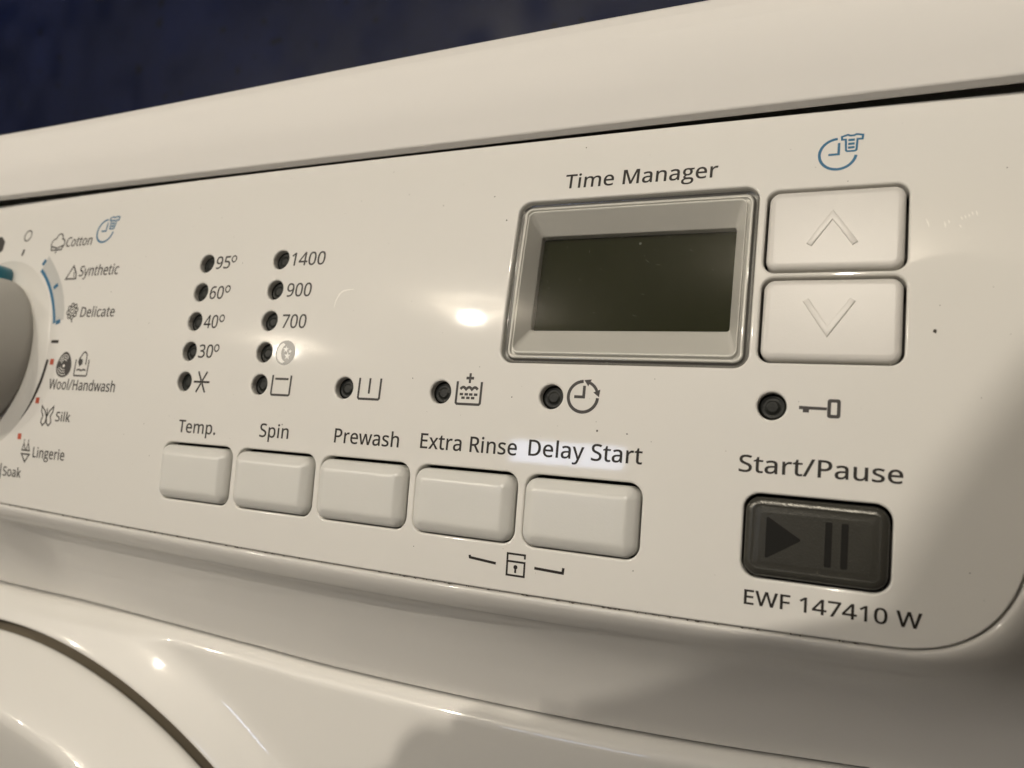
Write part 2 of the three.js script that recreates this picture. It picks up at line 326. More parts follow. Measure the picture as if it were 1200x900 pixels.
// --- display: sunk bezel, screen, clear cover with a bevelled rim
{
  const [a, b, c, d] = box(LCD), inner = { u0: 38.6, u1: 77.15, vt: 33.65, vb: 13.75 }, [ia, ib, ic, id] = box(inner);
  const loops = [], n = 10;
  const mixLoop = (t, w, r) => rrLoop(lerp(a, ia, t), lerp(b, ib, t), lerp(c - 2.1, ic, t), lerp(d - 2.0, id, t), r, n).map((p) => [p[0], p[1], w]);
  const bez = lattice([mixLoop(-0.08, -1.6, 1.6), mixLoop(-0.02, -0.55, 1.4), mixLoop(0.0, -0.42, 1.3), mixLoop(0.05, -0.40, 1.2), mixLoop(0.1, -0.55, 1.1), mixLoop(0.5, -2.0, 0.9), mixLoop(0.93, -3.62, 0.6), mixLoop(0.98, -3.8, 0.55), mixLoop(1, -4.0, 0.5), mixLoop(1, -5.4, 0.5)], true).toNonIndexed();
  const bezel = mesh('display_bezel', bend(bez), M.bezel, washer);
  mesh('screen', bend(polyGeo(rrLoop(ia, ib, ic + 0.5, id + 0.5, 0.5), -5.3)), M.lcd, bezel);
  mesh('groove', bend(ringGeo(a, b, c - 0.02, d - 0.02, 2.6, [[0, -1.5], [0.5, -1.7], [0.8, -1.7], [1.0, -1.1]])), M.rimBack, bezel);
  mesh('ledge', bend(ringGeo(a, b, c - 0.02, d - 0.02, 2.6, [[0.98, -1.8], [1.0, -0.9], [1.15, -0.72], [1.5, -0.7], [1.62, -0.9], [1.66, -1.2], [2.3, -1.2]])), M.bezel, bezel);
  const rim = bend(ringGeo(a, b, c - 0.22, d - 0.22, 2.4, [[0, -1.0], [0.02, -0.2], [0.15, 0.12], [0.45, 0.36], [0.8, 0.42], [1.15, 0.36], [1.55, 0.12], [1.75, 0.02]]));
  const cover = mesh('display_cover', bend(polyGeo(rrLoop(a, b, c - 1.97, d - 1.97, 0.75), 0.02)), M.pane, washer, 'clear flat cover over the display');
  mesh('cover_rim', rim, M.rim, cover);
  const fine = []; for (let k = 0; k < 46; k++) { const u = 40 + 36 * rnd(), v = 15 + 17 * rnd(), t = -0.9 + 0.9 * rnd() + (rnd() < 0.25 ? 1.6 : 0), l = 0.15 + 1.1 * rnd() ** 3; fine.push(strokeGeo([[u, v], [u + l * Math.cos(t) / 2, v + l * Math.sin(t) / 2 + 0.03], [u + l * Math.cos(t), v + l * Math.sin(t)]], [0.02, 0.075, 0.02], false, 0.05)); }
  fine.push(polyGeo(arc(60.5, 29.6, 0.26, 0, 360, 9).slice(0, -1), 0.05));
  mesh('cover_scratches', bend(mergeGeometries(fine)), M.haze, cover, 'fine pale scratches on the display cover').userData.kind = 'stuff';
}

// --- programme dial at the left edge
const DC = [-133.2, 6.1];
{
  const lathe = (prof, seg = 72, cu = DC[0], cv = DC[1]) => lattice(prof.map(([r, w]) => Array.from({ length: seg }, (_, k) => { const t = k / seg * Math.PI * 2; return [cu + r * Math.cos(t), cv + r * Math.sin(t), w]; })), true).toNonIndexed();
  const ring = mesh('dial_ring', bend(lathe([[28.4, -0.3], [28.3, -0.03], [28.0, 0.06], [27.3, 0.18], [26.3, 0.36], [25, 0.56], [23.8, 0.66], [20, 0.7]])), M.dial, washer, 'glossy white ring around the programme knob');
  const knob = mesh('programme_knob', bend(lathe([[21.9, 0.7], [22.1, 1.4], [22.0, 3], [21.0, 8], [19.6, 13], [18.2, 16.6], [16.6, 18.6], [14, 19.8], [8, 20.4], [0.01, 20.6]])), M.knob, washer, 'grey round knob cut by the left edge of the picture');
  mesh('pointer', bend(lathe([[4.1, 0.2], [4.1, 2.2], [3.8, 4.4], [3.0, 5.3], [1.8, 5.8], [0.01, 6]], 28, -132.4, 27.8)), M.teal, knob, 'teal pointer on the knob');
}

// --- printing: letters and symbols
const font = await new FontLoader().loadAsync('fonts/droid/droid_sans_regular.typeface.json');
const CAP = (() => { const g = new THREE.ShapeGeometry(font.generateShapes('H', 10)); g.computeBoundingBox(); return g.boundingBox.max.y; })();
function lettering(str, u0, v0, u1, cap, label, mat = M.ink, bold = 0.08) {
  const name = 'lettering';
  const shapes = font.generateShapes(str, 10), g = new THREE.ShapeGeometry(shapes, 6).toNonIndexed();
  g.computeBoundingBox(); const bb = g.boundingBox, kx = (u1 - u0 - bold) / (bb.max.x - bb.min.x), ky = cap / CAP;
  const p = g.attributes.position; for (let i = 0; i < p.count; i++) p.setXYZ(i, u0 + bold / 2 + (p.getX(i) - bb.min.x) * kx, v0 + p.getY(i) * ky, 0.045);
  const parts = [g];
  for (const s of shapes) { const q = s.extractPoints(6); for (const c of [q.shape, ...q.holes]) { const pts = c.map((t) => [u0 + bold / 2 + (t.x - bb.min.x) * kx, v0 + t.y * ky]).filter((t, i, l) => !i || Math.hypot(t[0] - l[i - 1][0], t[1] - l[i - 1][1]) > 0.01); if (Math.hypot(pts[0][0] - pts[pts.length - 1][0], pts[0][1] - pts[pts.length - 1][1]) < 0.01) pts.pop(); parts.push(strokeGeo(pts, bold, true, 0.03)); } }
  return mesh(name, bend(mergeGeometries(parts), 2), mat, panel, label);
}
lettering('Temp.', -49.6, -12.15, -37.4, 2.9, 'word Temp. above the leftmost push button');
lettering('Spin', -23.9, -11.75, -15.5, 2.95, 'word Spin above a push button');
lettering('Prewash', -2.9, -11.7, 13.5, 2.95, 'word Prewash above the middle push button');
lettering('Extra Rinse', 18.6, -11.45, 40.0, 2.95, 'words Extra Rinse');
lettering('Delay Start', 42.4, -11.25, 64.3, 2.95, 'words Delay Start');
lettering('Start/Pause', 80.8, -11.1, 105.4, 2.75, 'words Start/Pause above the dark button');
lettering('EWF 147410 W', 82.7, -32.55, 108.6, 2.3, 'model number under the dark button');
lettering('Time Manager', 43.7, 42.15, 73.6, 3.0, 'words Time Manager above the display');
for (const [s, v, u1] of [['95', 28.3, -42.0], ['60', 20.55, -42.1], ['40', 13.25, -42.1], ['30', 5.95, -42.0]]) lettering(s, -46.7, v, u1, 3.15, `number ${s} beside an indicator light`);
for (const [v] of [[30.65], [22.95], [15.6], [8.3]]) mesh('degree_sign', bend(strokeGeo(arc(-40.95, v, 0.72, 0, 360, 20, 0.8).slice(0, -1), 0.34, true)), M.ink, panel);
lettering('1400', -22.7, 28.15, -12.8, 3.15, 'number 1400', M.inkGrey);
lettering('900', -22.3, 20.65, -15.1, 3.15, 'number 900', M.inkGrey);
lettering('700', -22.1, 13.2, -15.0, 3.15, 'number 700', M.inkGrey);
lettering('Cotton', -108.6, 37.5, -97.2, 2.85, 'word Cotton beside the dial');
lettering('Synthetic', -98.9, 28.25, -82.6, 2.95, 'word Synthetic beside the dial');
lettering('Delicate', -94.1, 16.5, -80.2, 2.75, 'word Delicate beside the dial');
lettering('Wool/Handwash', -101.5, -3.4, -74.5, 2.7, 'words Wool/Handwash below two symbols');
lettering('Silk', -96.4, -11.9, -90.3, 2.45, 'word Silk beside the dial');
lettering('Lingerie', -104.1, -22.0, -90.6, 2.7, 'word Lingerie beside the dial');
lettering('Soak', -116.6, -27.9, -108.4, 2.5, 'word Soak beside the dial');

const symbolMesh = (name, geos, mat, label) => mesh(name, bend(mergeGeometries(geos.map((g) => { const q = g.index ? g.toNonIndexed() : g; for (const k of Object.keys(q.attributes)) if (!['position', 'normal', 'uv'].includes(k)) q.deleteAttribute(k); return q; })), 2), mat, panel, label);
// frost star
{ const g = [strokeGeo([[-46.7, 0.05], [-41.5, 0.05]], 0.5)]; for (const s of [1, -1]) for (const t of [1, -1]) g.push(strokeGeo([[-44.1 + 0.16 * s * t, 0.05 + 0.28 * t], [-44.1 + 1.45 * s * t, 0.05 + 2.5 * t]], 0.5, false, 0.03)); symbolMesh('cold_wash_symbol', g, M.ink, 'six-armed star beside the lowest temperature light'); }
// tubs
const tub = (u0, u1, vt, vb, w = 0.5) => strokeGeo([[u0, vt], [u0, vb + 0.25], [u0 + 0.25, vb], [u1 - 0.25, vb], [u1, vb + 0.25], [u1, vt]], w);
symbolMesh('rinse_hold_symbol', [tub(-22.1, -16.8, 2.3, -2.2), strokeGeo([[-21.4, 1.45], [-17.5, 1.45]], 0.5)], M.inkGrey, 'tub symbol with a line near its top');
symbolMesh('prewash_symbol', [tub(2.0, 7.4, 2.3, -2.15), strokeGeo([[4.65, 2.3], [4.65, -1.0]], 0.5)], M.inkGrey, 'tub symbol with one upright line');
{
  const g = [tub(25.75, 31.15, 2.3, -2.2), strokeGeo([[27.6, 3.0], [29.3, 3.0]], 0.55), strokeGeo([[28.45, 4.0], [28.45, 3.28]], 0.5), strokeGeo([[28.45, 2.72], [28.45, 2.0]], 0.5)];
  const wave = []; for (let k = 0; k <= 30; k++) wave.push([26.5 + 3.9 * k / 30, 1.0 + 0.42 * Math.abs(Math.sin(k / 30 * Math.PI * 3)) - 0.25]); g.push(strokeGeo(wave, 0.55));
  for (const [u, v] of [[26.85, -0.25], [27.95, -0.25], [28.95, -0.25], [30.05, -0.25], [27.3, -0.95], [28.4, -0.95], [29.45, -0.95]]) g.push(rectGeo(u, v, 0.78, 0.5));
  symbolMesh('extra_rinse_symbol', g, M.inkGrey, 'tub symbol with a plus sign above waves');
}
{
  const g = [strokeGeo(arc(52.3, 0.25, 2.85, 92, 357, 40), 0.6), strokeGeo([[50.6, 0.2], [52.45, 0.2], [52.45, 2.3]], 0.55)];
  g.push(strokeGeo(arc(52.3, 0.25, 2.85, 24, 66, 8), 0.55));
  const tipTri = (deg, dir) => { const a = deg * Math.PI / 180, t = [-Math.sin(a) * dir, Math.cos(a) * dir], c = [52.3 + 2.85 * Math.cos(a), 0.25 + 2.85 * Math.sin(a)], r = [Math.cos(a), Math.sin(a)]; const P = [[c[0] + t[0] * 1.25, c[1] + t[1] * 1.25], [c[0] + r[0] * 0.72, c[1] + r[1] * 0.72], [c[0] - r[0] * 0.72, c[1] - r[1] * 0.72]]; return polyGeo(dir > 0 ? P.reverse() : P, 0.03); };
  g.push(tipTri(66, 1), tipTri(24, -1));
  symbolMesh('delay_clock_symbol', g, M.inkGrey, 'clock symbol with a double-headed arrow');
}
{
  const g = [polyGeo([[89.8, 0.3], [89.8, -0.25], [90.4, -0.25], [90.4, -0.75], [91.35, -0.75], [91.35, -0.25], [94.05, -0.25], [94.05, 0.22]].reverse()), polyGeo(rrLoop(95.1, 0.05, 1.0, 1.55, 0.45), 0.03, [rrLoop(95.1, 0.05, 0.45, 1.0, 0.15)])];
  symbolMesh('key_symbol', g, M.inkGrey, 'key symbol beside the light above Start/Pause');
}
{
  const g = [strokeGeo([[31.75, -31.0], [31.85, -31.45], [37.4, -31.9]], 0.5), strokeGeo([[45.3, -31.75], [50.9, -31.95], [51.0, -31.0]], 0.5)];
  const W = 0.38; g.push(strokeGeo([[43.3, -31.1], [43.3, -33.65], [39.75, -33.65], [39.75, -31.1]], W, true), strokeGeo([[39.75, -30.9], [39.75, -29.7], [43.3, -29.7], [43.3, -30.45]], W), polyGeo(arc(41.5, -32.1, 0.42, 0, 360, 16).slice(0, -1)), strokeGeo([[41.5, -32.5], [41.5, -33.15]], 0.4));
  symbolMesh('child_lock_symbol', g, M.ink, 'padlock symbol between two brackets');
}
function timeSymbol(cu, cv, k, label) {
  const P = (x, y) => [cu + x * k, cv + y * k], W = 0.42 * k;
  const g = [strokeGeo(arc(cu, cv, 2.95 * k, 92, 352, 40), W * 1.15), strokeGeo([P(-1.5, -0.05), P(0.15, -0.05), P(0.15, 2.15)], W)];
  g.push(strokeGeo([P(0.55, 3.3), P(1.5, 3.62), P(1.85, 3.42), P(2.5, 3.42), P(2.85, 3.62), P(3.9, 3.4), P(3.85, 2.62), P(3.05, 2.66), P(2.95, 0.55), P(2.75, 0.4), P(1.5, 0.4), P(1.3, 0.6), P(1.2, 2.7), P(0.6, 2.72)], W * 0.85, true));
  for (const v of [2.55, 1.8, 1.08]) g.push(rectGeo(cu + 2.12 * k, cv + v * k, 1.05 * k, 0.45 * k));
  symbolMesh('time_manager_symbol', g, M.blue, label);
}
timeSymbol(93.75, 44.85, 1, 'blue clock and shirt symbol above the arrow buttons');
timeSymbol(-92.6, 41.35, 1.14, 'blue clock and shirt symbol beside the word Cotton');
// moon and star badge
{
  const cu = -19.6, cv = 7.45;
  const disc = symbolMesh('night_badge', [polyGeo(arc(cu, cv, 2.85, 0, 360, 40).slice(0, -1), 0.04)], M.badge, 'grey round badge with a moon and stars');
  const moon = [...arc(cu, cv, 2.45, 112, 262, 20), ...arc(cu + 1.15, cv, 2.3, 245, 128, 20)];
  const star = (u, v, r) => polyGeo(Array.from({ length: 10 }, (_, k) => { const a = Math.PI / 2 + k * Math.PI / 5, q = k % 2 ? r * 0.42 : r; return [u + q * Math.cos(a), v + q * Math.sin(a)]; }), 0.07);
  symbolMesh('moon_and_stars', [polyGeo(moon, 0.07), star(cu + 0.1, cv + 0.75, 0.85), star(cu + 0.75, cv - 0.75, 0.95), star(cu + 1.35, cv + 0.3, 0.55)], M.star, 'pale moon and stars on the round badge');
}
// marks of the dial
const radialTick = (u, v, len, wid) => rectGeo(u, v, len, wid, Math.atan2(v - DC[1], u - DC[0]));
{
  symbolMesh('dial_band', [polyGeo([[-116.3, 31.2], [-113.1, 28.9], [-109.4, 24.9], [-106.5, 20.6], [-103.9, 14.9], [-100.9, 15.9], [-101.5, 18.7], [-103.2, 22.6], [-105.4, 26], [-108.4, 29.4], [-111.6, 32.4], [-115.0, 35.1]], 0.03)], M.silver, 'silver band beside the blue arc');
  const c = new THREE.CatmullRomCurve3([[-116.6, 30.8], [-113.5, 28.4], [-109.9, 24.6], [-107.1, 20.5], [-105.4, 17], [-104.6, 14.8]].map((p) => new THREE.Vector3(p[0], p[1], 0)));
  symbolMesh('dial_arc', [strokeGeo(c.getPoints(24).map((p) => [p.x, p.y]), 1.05, false, 0.06)], M.blue, 'blue arc beside the dial');
  for (const [u, v] of [[-116.2, 33.1], [-107.8, 25.6], [-103.0, 15.2]]) { const g = radialTick(u, v, 1.85, 1.2); g.translate(0, 0, 0.05); symbolMesh('dial_tick', [g], M.blue); }
  for (const g of [radialTick(-128.2, 36.8, 2.0, 0.85), rectGeo(-102.55, 9.65, 3.2, 0.85)]) symbolMesh('dial_tick', [g], M.ink);
  for (const [u, v] of [[-102.1, 4.0], [-105.4, -6.7], [-111.0, -16.8]]) symbolMesh('dial_tick', [rectGeo(u, v, 1.6, 1.6)], M.red, 'red tick mark beside the dial');
  const k = new THREE.CatmullRomCurve3([[-104.1, 4.6], [-105.5, -1.7], [-108.6, -7.7], [-113.2, -12.6], [-120.2, -16.6], [-128, -19.4], [-136, -20.6]].map((p) => new THREE.Vector3(p[0], p[1], 0))), pts = k.getPoints(50).map((p) => [p.x, p.y]);
  symbolMesh('dial_arc', [strokeGeo(pts, pts.map((_, i) => 1.0 + 0.45 * i / 50))], M.ink, 'black arc beside the dial');
  symbolMesh('off_symbol', [strokeGeo(arc(-128.3, 42.2, 1.65, 0, 360, 24).slice(0, -1), 0.42, true)], M.ink, 'ring symbol at the top of the dial');
  symbolMesh('blanket_symbol', [polyGeo([[-146, 38], [-142.2, 36.4], [-139.2, 38.2], [-139.4, 41], [-142, 42.9], [-146, 42]].reverse()), ...[0, 1, 2].map((i) => strokeGeo([[-145, 41 - i * 1.3], [-142.2, 41.6 - i * 1.3], [-139.9, 40.2 - i * 1.0]], 0.25, false, 0.07))].slice(0, 1), M.inkGrey, 'grey symbol cut by the left edge of the picture');
  // cotton boll
  const boll = []; for (const [u, v, r, a0, a1] of [[-113.9, 38.8, 1.5, 235, 90], [-112.3, 40.4, 1.35, 165, 15], [-110.9, 38.6, 1.5, 90, -55]]) boll.push(...arc(u, v, r, a0, a1, 9));
  symbolMesh('cotton_symbol', [strokeGeo(boll, 0.42), strokeGeo([[-115.1, 38.0], [-114.7, 36.75], [-110.1, 36.75], [-109.8, 38.0], [-112.4, 37.3]], 0.42, true), strokeGeo([[-112.4, 36.4], [-112.4, 35.7]], 0.45)], M.ink, 'cotton boll symbol beside the word Cotton');
  symbolMesh('synthetic_symbol', [strokeGeo([[-104.3, 27.6], [-99.9, 27.6], [-100.3, 29.2], [-102.1, 31.4]], 0.45, true), strokeGeo([[-100.9, 28.1], [-101.3, 29.6]], 0.3, false, 0.05)], M.ink, 'flask-like triangle symbol beside the word Synthetic');
  const fl = []; for (let k2 = 0; k2 < 8; k2++) { const a = k2 * Math.PI / 4 + 0.2; fl.push(strokeGeo(arc(-97.85 + 1.75 * Math.cos(a), 18.15 + 1.75 * Math.sin(a), 0.55, 0, 360, 12).slice(0, -1), 0.34, true)); } fl.push(strokeGeo(arc(-97.85, 18.15, 0.62, 0, 360, 12).slice(0, -1), 0.3, true), strokeGeo([[-97.4, 15.9], [-97.1, 15.0]], 0.4));
  symbolMesh('delicate_symbol', fl, M.ink, 'flower symbol beside the word Delicate');
  // ball of wool
  const egg = (k2) => Array.from({ length: 32 }, (_, i) => { const a = i / 32 * Math.PI * 2, y = Math.sin(a), x = Math.cos(a) * (1 - 0.22 * y); return [-96.6 + 3.1 * k2 * x, 3.35 + 3.5 * k2 * y]; });
  const wool = symbolMesh('wool_symbol', [polyGeo(egg(1))], M.inkGrey, 'ball of wool symbol');
  symbolMesh('wool_thread', [0.82, 0.64, 0.46].map((q) => strokeGeo(egg(q).slice(4, 15).map((p) => [p[0], p[1] - 0.2]), 0.16, false, 0.06)).concat([0.8, 0.6, 0.42].map((q) => strokeGeo(egg(q).slice(18, 27), 0.16, false, 0.06)), [polyGeo(arc(-96.6, 3.0, 0.4, 0, 360, 12).slice(0, -1), 0.06)]), M.scuff, 'pale threads on the ball of wool');
  symbolMesh('handwash_symbol', [tub(-91.8, -86.5, 4.8, 0.45, 0.45), strokeGeo([[-91, 1.9], [-90.1, 2.15], [-89.1, 1.85], [-88.1, 2.15], [-87.2, 1.9]], 0.45), strokeGeo([[-90.7, 4.7], [-89.3, 6.6], [-88.6, 6.9], [-87.7, 6.2], [-87.6, 3.4]], 0.42), polyGeo([[-91.0, 4.3], [-90.1, 2.9], [-89.0, 3.6], [-89.1, 4.8], [-90.3, 5.1]])], M.inkGrey, 'hand in a tub symbol');
  const wing = (s) => [[0, -1.2], [1.0, 0.6], [2.55, 1.9], [2.45, 0.4], [1.6, -0.9], [2.2, -2.6], [1.3, -3.6], [0.3, -2.8]].map(([x, y]) => [-100.35 + s * x, -9.9 + y * 0.95]);
  symbolMesh('silk_symbol', [strokeGeo(wing(1), 0.4, true), strokeGeo(wing(-1), 0.4, true), strokeGeo([[-100.35, -8.6], [-100.35, -11]], 0.3, false, 0.06)], M.ink, 'butterfly symbol beside the word Silk');
  symbolMesh('lingerie_symbol', [strokeGeo([[-109.1, -20.4], [-108.5, -18.4], [-107.6, -20.4]], 0.38, true), strokeGeo([[-107.3, -20.4], [-106.6, -18.4], [-105.7, -20.4]], 0.38, true), strokeGeo([[-108.6, -18.1], [-108.5, -17.4]], 0.3), strokeGeo([[-106.6, -18.1], [-106.6, -17.4]], 0.3), strokeGeo([[-109.1, -21.4], [-105.6, -21.4], [-107.3, -23.5]], 0.45, true)], M.ink, 'underwear symbol beside the word Lingerie');
  symbolMesh('soak_symbol', [tub(-123, -117.7, -24.6, -28.8, 0.5)], M.ink, 'tub symbol cut by the left edge of the picture');
}
// scratches with their lamp glint painted near-white, and specks of dirt
{
  const c = new THREE.CatmullRomCurve3([[-7.9, 17.8], [-7.5, 19.8], [-6.5, 21.3], [-5.1, 21.8], [-3.3, 22.0]].map((p) => new THREE.Vector3(p[0], p[1], 0))), pts = c.getPoints(30).map((p) => [p.x + (rnd() - 0.5) * 0.08, p.y + (rnd() - 0.5) * 0.12]);
  symbolMesh('scuff_glint', [strokeGeo(pts, pts.map((_, i) => 0.12 + 0.34 * Math.sin(i / 30 * Math.PI) * (0.6 + 0.4 * rnd())))], M.scuff, 'curved scratch with its glint painted pale, right of the spin speed numbers');
  const g = [];
  for (const [a, b, d, e] of [[107.5, 31.9, 108.0, 30.4], [110.1, 31.3, 110.3, 30.2], [110.7, 31.5, 110.8, 30.9], [112.4, 32.0, 112.65, 31.4], [112.95, 32.2, 113.1, 31.6], [113.5, 32.4, 113.6, 31.8], [113.9, 32.8, 114.1, 32.1], [114.5, 32.9, 114.7, 32.0], [112.2, 30.6, 112.5, 30.1]]) g.push(strokeGeo([[a, b], [(a + d) / 2 + 0.05, (b + e) / 2], [d, e]], [0.06, 0.22, 0.06]));
  symbolMesh('scuff_glints', g, M.scuff, 'fine scratches with lamp glint painted pale, right of the upper arrow button').userData.kind = 'stuff';
  const blob = (u, v, r, w0) => { const n = 7, e = 0.6 + 0.8 * rnd(), t = rnd() * 3; return polyGeo(Array.from({ length: n }, (_, k) => { const a = k / n * Math.PI * 2, q = r * (0.7 + 0.6 * rnd()); const x = q * Math.cos(a) * e, y = q * Math.sin(a); return [u + x * Math.cos(t) - y * Math.sin(t), v + x * Math.sin(t) + y * Math.cos(t)]; }), w0); };
  const d = [];
  for (const [u, v, r] of [[109.1, 13.0, 0.3], [-17.6, -8.7, 0.16], [28.3, 41.6, 0.14], [55.6, -5.9, 0.2], [61.2, -6.1, 0.16], [15.1, 2.6, 0.16], [37.9, -0.4, 0.12], [16.2, 40.4, 0.12], [31.9, 36.0, 0.16], [47.1, 51.0, 0.16]]) d.push(blob(u, v, r, 0.035));
  const clear = (u, v) => holes.every(([a, b, c, e]) => Math.abs(u - a) > c + 0.9 || Math.abs(v - b) > e + 0.9);
  for (let k = 0; k < 150;) { const u = -125 + 245 * rnd(), v = -33 + 84 * rnd(); if (!clear(u, v)) { k += 0.2; continue; } d.push(blob(u, v, 0.035 + 0.075 * rnd() ** 2, 0.034)); k++; }
  const grime = [];
  for (let k = 0; k < 130; k++) { const u = -125 + 226 * rnd(), v = table(BOTTOM, u) - 0.42 + 0.14 * (rnd() - 0.5), l = 0.15 + 1.1 * rnd() ** 2; grime.push(strokeGeo([[u, v], [u + l / 2, v + 0.05 * (rnd() - 0.5)], [u + l, table(BOTTOM, u + l) - 0.42]], [0.03, 0.12 + 0.16 * rnd(), 0.03], false, 0.01 + 0.05 * rnd())); }
  symbolMesh('seam_dirt', grime, M.dirt, 'brown dirt along the lower edge of the panel').userData.kind = 'stuff';
  const sp = symbolMesh('dirt_specks', d, M.dirt, 'tiny dark specks of dust on the panel'); sp.userData.kind = 'stuff';
}

// --- moulded front below and beside the panel, with the long hollow under the panel
const JZ = -0.018;                                         // depth of the joint between moulding and cabinet
const JOINT = [[-0.44, 0.728], [-0.25, 0.7257], [-0.1488, 0.7243], [-0.108, 0.724], [-0.0725, 0.7231], [-0.0416, 0.7224], [-0.0143, 0.7217], [0.0316, 0.7221], [0.0687, 0.7236], [0.0993, 0.7259], [0.135, 0.729], [0.165, 0.733]];
{
  // w is measured from the straight line between panel edge and joint
  const sharp = [[0, -1.6], [0.004, -0.5], [0.012, 0.05], [0.025, 0.5], [0.05, 1.0], [0.09, 1.35], [0.12, 1.35], [0.15, 1.0], [0.172, 0.4], [0.184, -0.2], [0.19, -1.0], [0.2, -2.2], [0.23, -3.4], [0.3, -4.1], [0.42, -4.2], [0.53, -3.9], [0.61, -3.5], [0.66, -3.2], [0.75, -2.45], [0.88, -1.35], [0.98, -0.6], [1.0, -0.5]];
  const round = [[0, -1.6], [0.004, -0.5], [0.012, 0.05], [0.025, 0.45], [0.05, 0.75], [0.09, 0.7], [0.14, 0.1], [0.2, -1.0], [0.28, -2.2], [0.36, -3.0], [0.45, -3.4], [0.55, -3.4], [0.65, -3.0], [0.75, -2.35], [0.85, -1.6], [0.93, -0.95], [0.98, -0.6], [1.0, -0.5]];
  const path = [], N = [];
  rimPath.forEach((p, i) => { const a = rimPath[Math.max(0, i - 1)], b = rimPath[Math.min(rimPath.length - 1, i + 1)], d = [b[0] - a[0], b[1] - a[1]], l = Math.hypot(...d); path.push(p); N.push([d[1] / l, -d[0] / l]); });
  const rows = [];
  const S = 90;
  for (let k = 0; k <= S; k++) rows.push([]);
  path.forEach((p, i) => {
    const n = N[i], s0 = bent(p[0] + n[0] * 0.55, p[1] + n[1] * 0.55, 0), nd = bentDir(p[0], p[1], [0, 0, 1]);
    // the far edge: the joint with the cabinet below, the machine's right-hand edge beside
    const side = clamp01((p[1] + 33.5) / 30) * (p[0] > 100 ? 1 : 0), sm = side * side * (3 - 2 * side);
    const xe = lerp(s0[0] + n[0] * 0.022, 0.158, p[0] > 100 ? smooth(100, 124, p[0]) * (0.55 + 0.45 * sm) : 0);
    const low = [xe, table(JOINT, xe), JZ], right = [0.162, s0[1] - 0.004, s0[2] - 0.028];
    const e = low.map((q, j) => lerp(q, right[j], sm));
    const g = lerp(smooth(-129, -110, p[0]), 0.55, sm);
    for (let k = 0; k <= S; k++) {
      const f = k / S, t = f < 0.1 ? f * 0.4 : f < 0.55 ? 0.04 + (f - 0.1) * 0.62 : 0.319 + (f - 0.55) * 1.5134, tt = k === S ? 1 : t;
      let w = lerp(table(sharp, tt), table(round, tt), smooth(0, 75, p[0]));
      if (w < 0 && tt > 0.1) w *= g; 
      rows[k].push([0, 1, 2].map((j) => lerp(s0[j], e[j], tt) + nd[j] * w * 1e-3 - [BASE.x, BASE.y, BASE.z][j]));
    }
  });
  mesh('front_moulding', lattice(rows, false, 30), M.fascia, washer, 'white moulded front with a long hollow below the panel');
  // what lies behind the panel, seen through its gaps
  mesh('inner_frame', bend(polyGeo([[-426, -36], [122, -36], [122, 54], [-426, 54]], -5.6), 6), M.gap, washer);
}
// --- worktop
{
  // profile (z, y): underside, a crisp chamfer along the lower edge, the upright face, a rounded upper edge
  const prof = [[-0.58, 0.8500], [-0.0116, 0.8500], [-0.0112, 0.8430], [-0.0106, 0.8421], [-0.01035, 0.8419], [-0.0100, 0.8420], [-0.0091, 0.84275], [-0.00895, 0.84295], [-0.0089, 0.8432], [-0.0089, 0.8480], [-0.0089, 0.8560], [-0.0092, 0.8592], [-0.0100, 0.8622], [-0.0116, 0.8645], [-0.0142, 0.8660], [-0.0182, 0.8668], [-0.04, 0.8671], [-0.58, 0.8672]].map(([z, y]) => [Math.max(-0.58, z - 0.0018), y + 0.0008]);
  const xs = []; for (let x = -0.435; x <= 0.1701; x += 0.011) xs.push(x);
  const rows = prof.map(([z, y]) => xs.map((x) => { const drop = 0.0022 * smooth(0.06, -0.14, x); return [x - BASE.x, y - drop * clamp01((y - 0.85) / 0.016), z - BASE.z]; }));
  const g = [toCreasedNormals(lattice(rows, false, 30).toNonIndexed(), 0.45)];
  for (const s of [0, xs.length - 1]) { const sh = new THREE.ShapeGeometry(shapeOf(prof.map((_, i) => [rows[i][s][2], rows[i][s][1]]))).toNonIndexed(); const p = sh.attributes.position, q = sh.attributes.normal; for (let i = 0; i < p.count; i++) { p.setXYZ(i, rows[0][s][0], p.getY(i), p.getX(i)); q.setXYZ(i, s ? 1 : -1, 0, 0); } g.push(sh); }
  mesh('worktop', mergeGeometries(g), M.lid, washer, 'white worktop above the control panel');
}
